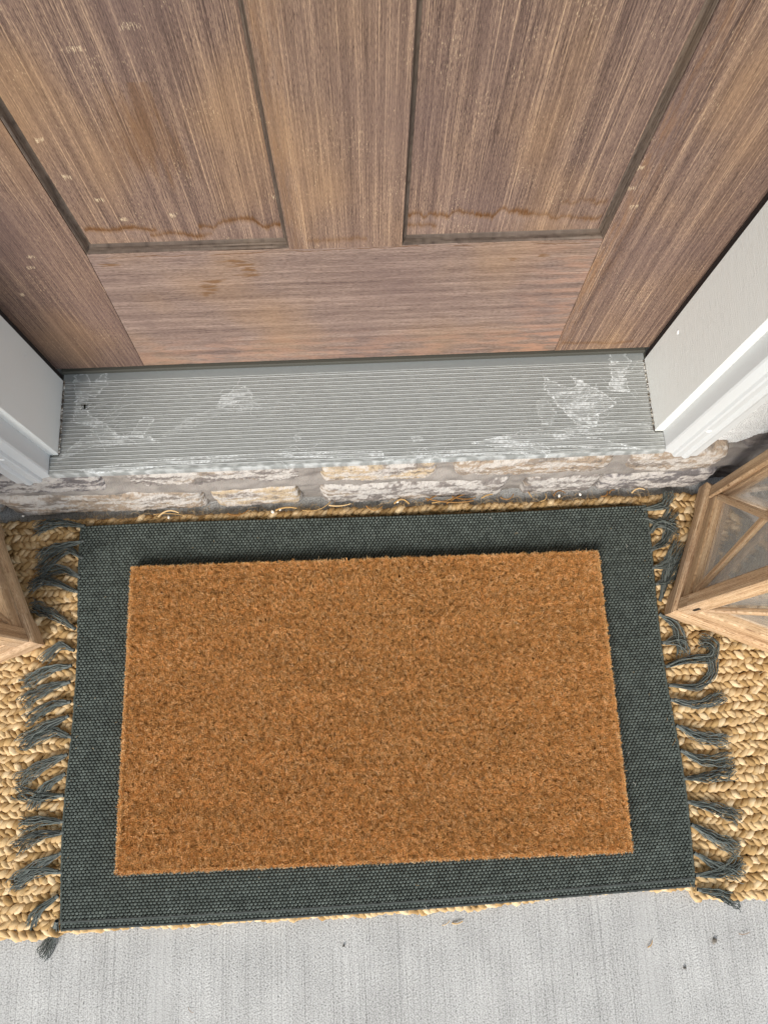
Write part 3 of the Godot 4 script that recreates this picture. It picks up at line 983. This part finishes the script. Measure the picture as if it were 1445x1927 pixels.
func cotton_rug() -> void:
	var t := thing("cotton_rug", "charcoal grey woven cotton rug with tasselled ends between jute rug and doormat", "rug")
	part("backing", sheet(60, 40, func(u: float, v: float) -> Array:
		var p := rug_pt(u, v)
		return [Vector3(p.x, rug_y(u, v) - 0.0004, p.y), Color.WHITE], false), M.rug_base, t)
	# woven beads
	var bead := SphereMesh.new()
	bead.radius = 0.5
	bead.height = 1.0
	bead.radial_segments = 8
	bead.rings = 4
	var nx := 166
	var nz := 142
	var mm := MultiMesh.new()
	mm.transform_format = MultiMesh.TRANSFORM_3D
	mm.use_colors = true
	mm.mesh = bead
	mm.instance_count = nx * nz
	rng.seed = 55
	var k := 0
	var tone := FastNoiseLite.new()
	tone.seed = 4
	tone.frequency = 3.0
	for j in nz:
		var rowtone := rng.randf_range(0.92, 1.08)
		for i in nx:
			var u := (i + (0.25 if j % 2 == 0 else 0.75)) / nx
			var v := (j + 0.5) / nz
			var p := rug_pt(u, v)
			var y := rug_y(u, v)
			var s := Vector3(0.0057, 0.0040, 0.0045) * rng.randf_range(0.88, 1.1)
			var b := Basis(Vector3.UP, 0.55 + rng.randf_range(-0.16, 0.16)).scaled_local(s)
			mm.set_instance_transform(k, Transform3D(b, Vector3(p.x + rng.randf_range(-0.0004, 0.0004), y + rng.randf_range(-0.0003, 0.0003), p.y)))
			var c := lin(79, 84, 79) * (rowtone * rng.randf_range(0.86, 1.14) * (1.0 + 0.3 * tone.get_noise_2d(u * 9.0, v * 6.0)))
			mm.set_instance_color(k, c)
			k += 1
	var w := MultiMeshInstance3D.new()
	w.name = "woven_face"
	w.multimesh = mm
	w.material_override = M.yarn
	w.set_meta("kind", "stuff")
	t.add_child(w)
	# rolled front hem, a cord of the same yarn
	var hem := begin()
	for side in [0.978, 0.996]:
		var pts := PackedVector3Array()
		for i in 190:
			var u := i / 189.0
			var p := rug_pt(u, side)
			pts.append(Vector3(p.x, rug_y(u, side) + 0.0005 + 0.0004 * sin(i * 2.1), p.y + 0.0004 * sin(i * 1.7)))
		tube(hem, pts, 0.0021, 0.0021, 8, lin(64, 68, 64))
	for side in [0.001, 0.999]:
		var pts := PackedVector3Array()
		for i in 150:
			var v := i / 149.0
			var p := rug_pt(side, v)
			pts.append(Vector3(p.x + 0.0005 * sin(i * 1.9), rug_y(side, v) + 0.0003 * sin(i * 2.3), p.y))
		tube(hem, pts, 0.0020, 0.0020, 6, lin(68, 72, 68))
	part("hem", hem.commit(), M.yarn, t)
	# lint and coir crumbs caught in the weave
	var lint := begin()
	for i in 120:
		var p := rug_pt(rng.randf(), rng.randf())
		var a := rng.randf() * TAU
		var l := rng.randf_range(0.0015, 0.006)
		var q := Vector3(p.x, 0.0258, p.y)
		var dd := Vector3(cos(a), 0, sin(a)) * l
		tube(lint, PackedVector3Array([q, q + dd * 0.5 + Vector3(dd.z * 0.3, 0.0006, -dd.x * 0.3), q + dd]), 0.0003, 0.0002, 3, [lin(176, 150, 110), lin(150, 158, 154), lin(190, 186, 176)][rng.randi() % 3])
	var ln := part("lint", lint.commit(), M.yarn, t)
	ln.set_meta("kind", "stuff")
	for e in TASSELS:
		var ctrl := PackedVector3Array()
		for q in range(0, e.size(), 2):
			var on_jute: bool = e[q + 1] < 0.758
			var lift := 0.0225 if q == 0 else 0.0215
			if not on_jute: lift = 0.006
			ctrl.append(Vector3(e[q], lift, e[q + 1]))
		part("tassel", tassel_mesh(ctrl), M.yarn, t)

func tassel_mesh(ctrl: PackedVector3Array) -> ArrayMesh:
	var st := begin()
	# the knot
	var d0 := (ctrl[1] - ctrl[0]).normalized()
	var side := d0.cross(Vector3.UP).normalized()
	var grey := lin(90, 94, 90)
	tube(st, PackedVector3Array([ctrl[0] - d0 * 0.006, ctrl[0] - d0 * 0.002, ctrl[0] + d0 * 0.002, ctrl[0] + d0 * 0.0055, ctrl[0] + d0 * 0.008]), 0.0030, 0.0026, 7, grey)
	var len := 0.0
	for k in ctrl.size() - 1: len += ctrl[k].distance_to(ctrl[k + 1])
	for k in 24:
		var o := rng.randf_range(-1.0, 1.0)
		var oy := rng.randf_range(-1.0, 1.0)
		var c2 := PackedVector3Array()
		var m := ctrl.size()
		var cut := rng.randf_range(0.72, 1.10)
		for i in m:
			var f := float(i) / (m - 1)
			var p := ctrl[i]
			if i == m - 1: p = ctrl[i - 1].lerp(ctrl[i], cut)
			var dd := (ctrl[mini(i + 1, m - 1)] - ctrl[maxi(i - 1, 0)]).normalized()
			var sd := dd.cross(Vector3.UP).normalized()
			var w := lerpf(0.0022, 0.0112, pow(f, 0.8))
			c2.append(p + sd * (o * w + rng.randf_range(-0.0016, 0.0016)) + Vector3(0, oy * 0.0030 * (1.0 - 0.2 * f) + rng.randf_range(-0.0004, 0.0008), 0))
		var n := maxi(int(len / 0.0042), 8)
		var pts := spline(c2, n)
		var ph := rng.randf() * TAU
		var fr := rng.randf_range(0.9, 1.5)
		for i in n:
			var f := float(i) / n
			pts[i] += side * sin(i * fr + ph) * 0.0026 * f + d0 * cos(i * fr * 0.8 + ph) * 0.0005 * f + Vector3(0, sin(i * fr * 1.3 + ph * 2.0) * 0.0008 * f, 0)
		tube(st, pts, 0.00066, 0.00055, 5, grey * rng.randf_range(0.4, 1.6))
	return st.commit()

func coir_mat() -> void:
	var t := thing("coir_doormat", "plain thick brown coir doormat centred on the charcoal grey rug", "doormat", Vector3(0.0, 0.024, 0.450))
	t.rotation.y = -0.010
	var W := 0.762
	var D := 0.457
	part("backing", box_mesh(Vector3(W - 0.004, 0.009, D - 0.004), 0.002), M.coir_base, t, Transform3D(Basis(), Vector3(0, 0.0045, 0)))
	var tones := [lin(222, 164, 102), lin(202, 143, 84), lin(241, 191, 132), lin(150, 101, 57), lin(214, 153, 91), lin(253, 216, 168), lin(96, 61, 35)]
	var waver := FastNoiseLite.new()
	waver.seed = 12
	waver.frequency = 5.0
	waver.fractal_octaves = 3
	rng.seed = 1234
	for variant in 2:
		# one tuft: thin curved fibres standing up from a root
		var st := begin()
		for k in 8:
			var a := rng.randf() * TAU
			var r := rng.randf_range(0.0, 0.0010)
			var p0 := Vector3(cos(a) * r, 0.0, sin(a) * r)
			var lean := rng.randf_range(0.0003, 0.0020)
			var hgt := rng.randf_range(0.0085, 0.0118)
			var c := rng.randf_range(-1.0, 1.0)
			var dir := Vector3(cos(a), 0, sin(a))
			var sd := Vector3(-sin(a), 0, cos(a)) * c * 0.0011
			var tip := p0 + dir * lean + sd + Vector3(0, hgt, 0)
			var tip2 := tip + dir * rng.randf_range(0.0003, 0.0012) + sd * 0.8 + Vector3(0, rng.randf_range(-0.0006, 0.0006), 0)
			tube(st, PackedVector3Array([p0, p0 + dir * lean * 0.4 + Vector3(0, hgt * 0.6, 0), tip, tip2]), 0.00026, 0.00019, 3, Color(1.0, rng.randf_range(0.92, 1.04), rng.randf_range(0.78, 1.05)) * rng.randf_range(0.62, 1.25))
		var tuft := st.commit()
		var nx := 370
		var nz := 222
		var mm := MultiMesh.new()
		mm.transform_format = MultiMesh.TRANSFORM_3D
		mm.use_colors = true
		mm.mesh = tuft
		var xfs := []
		var cols := []
		for j in nz:
			for i in nx:
				if (i * 7 + j * 13 + (i * j) % 5) % 2 != variant: continue
				var x := ((i + 0.5 + rng.randf_range(-0.55, 0.55)) / nx - 0.5) * (W - 0.005)
				var z := ((j + 0.5 + rng.randf_range(-0.55, 0.55)) / nz - 0.5) * (D - 0.005)
				var s := rng.randf_range(0.86, 1.08)
				if rng.randf() < 0.08: s *= 0.55
				var tilt := Vector3(rng.randf_range(-0.25, 0.25), 0, rng.randf_range(-0.25, 0.25))
				# the outermost tufts lean out
				if x < -W * 0.5 + 0.006: tilt.z += 0.10
				if x > W * 0.5 - 0.006: tilt.z -= 0.10
				if z < -D * 0.5 + 0.006: tilt.x -= 0.10
				if z > D * 0.5 - 0.006: tilt.x += 0.10
				var b := Basis.from_euler(Vector3(tilt.x, 0, tilt.z)) * Basis(Vector3.UP, rng.randf() * TAU).scaled(Vector3(1, s, 1))
				xfs.append(Transform3D(b, Vector3(x, 0.0065, z)))
				var w := 1.24 + 0.15 * waver.get_noise_2d(x * 0.5, z * 9.0)
				cols.append(tones[rng.randi() % tones.size()].lerp(tones[0], 0.38) * w)
		for k in 1000:
			var f := rng.randf_range(-0.5, 0.5)
			var e := k % 4
			var p := Vector3(f * (W - 0.003), 0.0055, (D * 0.5 - 0.0022) * (1.0 if e == 0 else -1.0))
			if e > 1: p = Vector3((W * 0.5 - 0.0022) * (1.0 if e == 2 else -1.0), 0.0055, f * (D - 0.003))
			xfs.append(Transform3D(Basis(Vector3.UP, rng.randf() * TAU), p))
			cols.append(tones[[0, 2, 4, 5][rng.randi() % 4]] * 1.15)
		mm.instance_count = xfs.size()
		for k in xfs.size():
			mm.set_instance_transform(k, xfs[k])
			mm.set_instance_color(k, cols[k])
		var o := MultiMeshInstance3D.new()
		o.name = "coir_pile"
		o.multimesh = mm
		o.material_override = M.coir
		o.set_meta("kind", "stuff")
		t.add_child(o, true)
	# long stray hairs and the frayed cut edges
	var hs := begin()
	for k in 1500:
		var p := Vector3(rng.randf_range(-0.5, 0.5) * W, 0.0165, rng.randf_range(-0.5, 0.5) * D)
		var a := rng.randf() * TAU
		var l := rng.randf_range(0.004, 0.010)
		if k > 900:
			var e := rng.randi() % 4
			a = [PI, 0.0, -PI / 2.0, PI / 2.0][e] + rng.randf_range(-0.9, 0.9)
			p.y = rng.randf_range(0.004, 0.016)
			l = rng.randf_range(0.002, 0.0045)
			if e == 0: p.x = -W * 0.5
			elif e == 1: p.x = W * 0.5
			elif e == 2: p.z = -D * 0.5
			else: p.z = D * 0.5
		var d := Vector3(cos(a), 0, sin(a)) * l
		var c := Vector3(-sin(a), 0, cos(a)) * l * rng.randf_range(-0.4, 0.4)
		tube(hs, PackedVector3Array([p - d * 0.3, p + d * 0.3 + c + Vector3(0, 0.001, 0), p + d * 0.9 + Vector3(0, rng.randf_range(-0.001, 0.0015), 0)]), 0.00024, 0.00016, 3, tones[[0, 2, 5, 5][rng.randi() % 4]])
	var h := part("stray_fibres", hs.commit(), M.coir, t)
	h.set_meta("kind", "stuff")

# ---------------------------------------------------------------- lanterns
func skirt(w: float, h: float, thick: float, r: RandomNumberGenerator) -> ArrayMesh:
	# a board w wide standing on two feet, its lower edge cut in a flat arch, its upper edge rounded
	var low := PackedVector2Array()
	for k in 33:
		var u := k / 32.0
		var x := (u - 0.5) * w
		var d := minf(u, 1.0 - u) * w
		low.append(Vector2(x, 0.012 * smoothstep(0.030, 0.052, d)))
	var st := begin()
	var off := Vector2(r.randf(), r.randf())
	var sec := [[0.0, 0.0], [thick * 0.98, 0.0], [thick, 0.001], [thick, h - 0.006], [thick - 0.002, h - 0.002], [thick - 0.006, h], [0.0, h]]
	for k in 32:
		for q in sec.size():
			var s0: Array = sec[q]
			var s1: Array = sec[(q + 1) % sec.size()]
			var P := []
			var U := []
			for m in [[k, s0], [k + 1, s0], [k + 1, s1], [k, s1]]:
				var b: Vector2 = low[m[0]]
				var y: float = maxf(m[1][1], 0.0) if m[1][1] > 0.002 else b.y
				var z: float = m[1][0]
				# mitred ends
				var x := b.x
				if m[0] == 0: x = -w * 0.5 + (thick - z)
				elif m[0] == 32: x = w * 0.5 - (thick - z)
				P.append(Vector3(x, y, z))
				U.append(Vector2(x, y + z) + off)
			var c := Vector2((s0[0] + s1[0]) * 0.5 - thick * 0.5, (s0[1] + s1[1]) * 0.5 - h * 0.5)
			var e := Vector2(s1[1] - s0[1], -(s1[0] - s0[0]))
			if e.dot(c) < 0.0: e = -e
			var nrm := Vector3(0, e.y, e.x)
			tri_uv(st, P[0], P[1], P[2], U[0], U[1], U[2], nrm)
			tri_uv(st, P[0], P[2], P[3], U[0], U[2], U[3], nrm)
	return st.commit()

func lantern(called: String, label: String, at: Vector3, turn: float, sd: int) -> void:
	var t := thing(called, label, "lantern", at, "lanterns either side of the door")
	t.rotation.y = turn
	var r := RandomNumberGenerator.new()
	r.seed = sd
	var S := 0.235           # plinth
	var h := S * 0.5
	var top := 0.46
	var b := h - 0.006       # body half width
	var pw := 0.024          # post
	var y0 := 0.036
	var uvo := func() -> Vector2: return Vector2(r.randf(), r.randf())
	for k in 4:
		var turnk := Basis(Vector3.UP, k * PI / 2.0)
		part("skirt_board", skirt(S, 0.036, 0.012, r), M.pine, t, Transform3D(turnk, turnk * Vector3(0, 0, h - 0.012)))
		# corner post
		part("post", bar(Vector3(0, y0 + 0.001, 0), Vector3(0, top, 0), pw, pw, Vector3.RIGHT, 0.0022, uvo.call()), M.pine, t, Transform3D(turnk, turnk * Vector3(b - pw * 0.5, 0, b - pw * 0.5)))
		var side := Node3D.new()
		side.name = "glazed_side"
		side.transform = Transform3D(turnk, Vector3.ZERO)
		t.add_child(side, true)
		var x := b - pw
		var zf := b - 0.003
		part("bottom_rail", bar(Vector3(-x, 0.050, zf - 0.009), Vector3(x, 0.050, zf - 0.009), 0.018, 0.027, Vector3.UP, 0.002, uvo.call()), M.pine, side)
		part("top_rail", bar(Vector3(-x, top - 0.015, zf - 0.009), Vector3(x, top - 0.015, zf - 0.009), 0.018, 0.03, Vector3.UP, 0.002, uvo.call()), M.pine, side)
		# inner beads
		for s in [-1.0, 1.0]:
			part("bead", bar(Vector3(s * (x - 0.003), 0.064, zf - 0.010), Vector3(s * (x - 0.003), top - 0.03, zf - 0.010), 0.012, 0.006, Vector3.RIGHT, 0.001, uvo.call()), M.pine, side)
		# crossed lattice in front of the pane
		part("lattice_bar", bar(Vector3(-x + 0.004, 0.067, zf - 0.005), Vector3(x - 0.004, top - 0.033, zf - 0.005), 0.008, 0.011, Vector3(0, 1, 0), 0.0015, uvo.call()), M.pine, side)
		part("lattice_bar", bar(Vector3(x - 0.004, 0.067, zf - 0.0065), Vector3(-x + 0.004, top - 0.033, zf - 0.0065), 0.008, 0.011, Vector3(0, 1, 0), 0.0015, uvo.call()), M.pine, side)
		part("pane", box_mesh(Vector3(2.0 * x - 0.004, top - 0.098, 0.002), 0.0004), M.glass, side, Transform3D(Basis(), Vector3(0, (0.064 + top - 0.03) * 0.5, zf - 0.0135)))
	part("floor_board", box_mesh(Vector3(2.0 * b - 0.02, 0.008, 2.0 * b - 0.02), 0.001, 1.0, Vector2(0.3, 0.2)), M.grey_wood, t, Transform3D(Basis(), Vector3(0, 0.052, 0)))
	for s in [[-1, -1], [1, 1], [-1, 1]]:
		part("nail_head", box_mesh(Vector3(0.003, 0.0012, 0.003), 0.0003), M.metal_dark, t, Transform3D(Basis(), Vector3(s[0] * 0.075, 0.0567, s[1] * 0.07)))
	part("catch", box_mesh(Vector3(0.004, 0.022, 0.002), 0.0004), M.metal_dark, t, Transform3D(Basis(), Vector3(-b + 0.012, 0.085, b + 0.0005)))
	var roof := part("roof", box_mesh(Vector3(0.25, 0.016, 0.25), 0.004, 1.0, Vector2(0.1, 0.6)), M.pine, t, Transform3D(Basis(), Vector3(0, top + 0.0085, 0)))
	part("cap", box_mesh(Vector3(0.13, 0.03, 0.13), 0.006, 1.0, Vector2(0.5, 0.6)), M.pine, roof, Transform3D(Basis(), Vector3(0, 0.0235, 0)))

# ---------------------------------------------------------------- small litter
func litter(called: String, m: Mesh, mat: Material, at: Vector3, label: String, category: String, group := "", turn := 0.0) -> void:
	var o := part(called, m, mat, self, Transform3D(Basis(Vector3.UP, turn), at))
	tag(o, label, category, group)

func straw_mesh(d: Vector3, bow: float, rad: float, col: Color) -> ArrayMesh:
	var st := begin()
	var s := d.cross(Vector3.UP).normalized()
	var pts := PackedVector3Array()
	for k in 7:
		var f := k / 6.0
		pts.append(d * (f - 0.5) + s * bow * (4.0 * f * (1.0 - f)) + Vector3(0, 0.0015 * sin(f * PI) + 0.004 * f * absf(bow) * 60.0, 0))
	tube(st, pts, rad, rad * 0.7, 6, col)
	return st.commit()

func chip_mesh(r: float, sd: int, col: Color) -> ArrayMesh:
	var n := FastNoiseLite.new()
	n.seed = sd
	n.frequency = 1.2
	return sheet(12, 8, func(u: float, v: float) -> Array:
		var d := Vector3(cos(u * TAU) * sin(v * PI), cos(v * PI) * 0.6, sin(u * TAU) * sin(v * PI) * 0.7)
		return [d * r * (1.0 + 0.6 * n.get_noise_3dv(d * 1.5)), col])

func debris() -> void:
	rng.seed = 808
	var cols := [lin(176, 142, 94), lin(148, 110, 68), lin(198, 168, 124), lin(128, 92, 54)]
	for s in STRAWS:
		var a := Vector3(s[0], 0.0, s[1])
		var b := Vector3(s[2], 0.0, s[3])
		litter("dry_straw", straw_mesh(b - a, rng.randf_range(-0.008, 0.008), rng.randf_range(0.0008, 0.0017), cols[rng.randi() % 4]), M.straw, (a + b) * 0.5 + Vector3(0, 0.018 + rng.randf_range(0.0, 0.004), 0), "dry tan straw lying between the stone ledge and the dark grey rug", "straw", "straws along the stone ledge")
	for s in FLECKS:
		litter("white_flake", chip_mesh(rng.randf_range(0.0022, 0.0038), rng.randi() % 1000, lin(226, 216, 204)), M.straw, Vector3(s[0], 0.0195, s[1]), "small white flake lying in the straw along the stone ledge", "flake", "white flakes along the stone ledge", rng.randf() * TAU)
	var g := [["dry_straw", "short yellow straw lying alone on the concrete right of centre", 0.0009, 0], ["dry_hair", "thin curved brown fibre lying on the concrete near the right frame edge", 0.0004, 1], ["dry_straw", "thin straw touching the rug's front edge, left one of two on the concrete", 0.0006, 2], ["dry_straw", "flat pale straw on the concrete, right one of two at the rug's front edge", 0.0012, 2], ["", "", 0.0, 0], ["dry_hair", "thin dark thread lying on the concrete near the bottom of the view", 0.0003, 3]]
	for k in GROUND.size():
		if g[k][0] == "": continue
		var s: Array = GROUND[k]
		var a := Vector3(s[0], 0, s[1])
		var b := Vector3(s[2], 0, s[3])
		litter(g[k][0], straw_mesh(b - a, 0.0015, g[k][2], cols[g[k][3]]), M.straw, (a + b) * 0.5 + Vector3(0, 0.0015, 0), g[k][1], "straw")
	litter("bark_chip", chip_mesh(0.0042, 5, lin(128, 122, 114)), M.straw, Vector3(0.496, 0.002, 0.817), "grey square bark chip on the concrete near the right edge", "bark chip", "", 0.8)
	litter("pebble", chip_mesh(0.0024, 9, lin(110, 106, 100)), M.straw, Vector3(0.446, 0.002, 0.85), "small grey pebble on the concrete below the bark chip", "pebble")
	litter("pebble", chip_mesh(0.0020, 15, lin(96, 92, 88)), M.straw, Vector3(-0.055, 0.002, 0.795), "small dark pebble on the concrete in front of the rug, left of centre", "pebble")
	# the dead insect caught in the paint on the threshold
	var ins := begin()
	var ink := lin(26, 22, 20)
	tube(ins, PackedVector3Array([Vector3(0, 0.0015, -0.003), Vector3(0.0006, 0.0022, 0), Vector3(0, 0.0015, 0.0032)]), 0.0014, 0.0010, 6, ink)
	for k in 6:
		var sgn := -1.0 if k % 2 == 0 else 1.0
		var z := -0.002 + 0.002 * int(k / 2)
		tube(ins, PackedVector3Array([Vector3(0, 0.0018, z), Vector3(sgn * 0.003, 0.003, z + 0.001), Vector3(sgn * 0.005, 0.0004, z + 0.003 * (1 if k > 2 else -1))]), 0.0004, 0.0002, 3, ink)
	litter("dead_insect", ins.commit(), M.straw, Vector3(-0.4115, 0.1822, -0.001), "tiny black dead insect in the paint smear on the metal threshold", "insect")

const STRAWS := [
		[-0.102, 0.129, -0.054, 0.117], [0.006, 0.127, 0.033, 0.129], [0.053, 0.125, 0.079, 0.127], [-0.147, 0.128, -0.111, 0.126],
		[0.109, 0.123, 0.135, 0.112], [0.117, 0.126, 0.169, 0.113], [0.107, 0.118, 0.188, 0.126], [0.142, 0.129, 0.180, 0.112],
		[0.152, 0.116, 0.192, 0.120], [0.283, 0.114, 0.288, 0.124], [0.301, 0.132, 0.311, 0.119], [0.406, 0.127, 0.418, 0.119],
		[0.420, 0.124, 0.430, 0.118], [0.234, 0.122, 0.257, 0.117], [0.202, 0.122, 0.221, 0.116], [0.325, 0.123, 0.346, 0.119],
		[-0.343, 0.131, -0.308, 0.126], [-0.352, 0.126, -0.299, 0.130], [-0.227, 0.130, -0.192, 0.126], [0.459, 0.124, 0.482, 0.119], [-0.057, 0.123, -0.020, 0.122]]
const FLECKS := [[-0.152, 0.130], [-0.139, 0.126], [-0.326, 0.132], [0.335, 0.123], [-0.569, 0.119], [0.059, 0.122], [0.371, 0.122]]
const GROUND := [[0.395, 0.820, 0.403, 0.811], [0.534, 0.809, 0.551, 0.807], [0.092, 0.775, 0.104, 0.769], [0.107, 0.773, 0.123, 0.771], [0.493, 0.813, 0.499, 0.821], [-0.282, 0.863, -0.274, 0.870]]
# every tassel: root, bends and tip as x, z
const TASSELS := [
	[-0.469, 0.141, -0.509, 0.135, -0.548, 0.144],
	[-0.469, 0.168, -0.507, 0.176, -0.540, 0.192],
	[-0.468, 0.194, -0.493, 0.181, -0.534, 0.215],
	[-0.470, 0.226, -0.500, 0.213, -0.538, 0.221],
	[-0.473, 0.250, -0.520, 0.231, -0.550, 0.240],
	[-0.474, 0.309, -0.508, 0.286, -0.543, 0.269],
	[-0.474, 0.344, -0.492, 0.337, -0.518, 0.361],
	[-0.477, 0.370, -0.506, 0.374, -0.548, 0.397],
	[-0.478, 0.396, -0.508, 0.403, -0.548, 0.425],
	[-0.475, 0.426, -0.498, 0.429, -0.537, 0.452],
	[-0.477, 0.449, -0.508, 0.462, -0.545, 0.485],
	[-0.470, 0.477, -0.495, 0.470, -0.541, 0.487],
	[-0.475, 0.506, -0.504, 0.518, -0.543, 0.540],
	[-0.476, 0.535, -0.498, 0.548, -0.521, 0.579],
	[-0.477, 0.563, -0.509, 0.563, -0.546, 0.555],
	[-0.474, 0.600, -0.504, 0.598, -0.535, 0.604],
	[-0.473, 0.616, -0.505, 0.619, -0.540, 0.637],
	[-0.474, 0.646, -0.506, 0.661, -0.539, 0.684],
	[-0.472, 0.670, -0.505, 0.668, -0.541, 0.686],
	[-0.475, 0.705, -0.501, 0.725, -0.517, 0.759],
	[-0.471, 0.739, -0.481, 0.761, -0.496, 0.786],
	[0.478, 0.153, 0.508, 0.147, 0.525, 0.124],
	[0.480, 0.172, 0.503, 0.179, 0.527, 0.159],
	[0.480, 0.194, 0.499, 0.179, 0.529, 0.190],
	[0.480, 0.224, 0.503, 0.212, 0.521, 0.180],
	[0.479, 0.254, 0.502, 0.248, 0.530, 0.213],
	[0.481, 0.281, 0.501, 0.275, 0.531, 0.236],
	[0.482, 0.305, 0.495, 0.270, 0.510, 0.239],
	[0.480, 0.335, 0.501, 0.354, 0.506, 0.401],
	[0.479, 0.377, 0.496, 0.375, 0.513, 0.380],
	[0.479, 0.414, 0.509, 0.407, 0.548, 0.404, 0.557, 0.386, 0.535, 0.377],
	[0.480, 0.445, 0.520, 0.449, 0.548, 0.430, 0.551, 0.405],
	[0.479, 0.468, 0.515, 0.476, 0.560, 0.464],
	[0.482, 0.509, 0.508, 0.524, 0.556, 0.535],
	[0.483, 0.546, 0.510, 0.560, 0.556, 0.560],
	[0.481, 0.585, 0.515, 0.585, 0.559, 0.578],
	[0.482, 0.620, 0.516, 0.630, 0.555, 0.647],
	[0.483, 0.654, 0.509, 0.671, 0.546, 0.691],
	[0.481, 0.694, 0.506, 0.711, 0.543, 0.729],
	[0.479, 0.721, 0.513, 0.719, 0.546, 0.702],
	[0.479, 0.742, 0.508, 0.749, 0.543, 0.767],
]
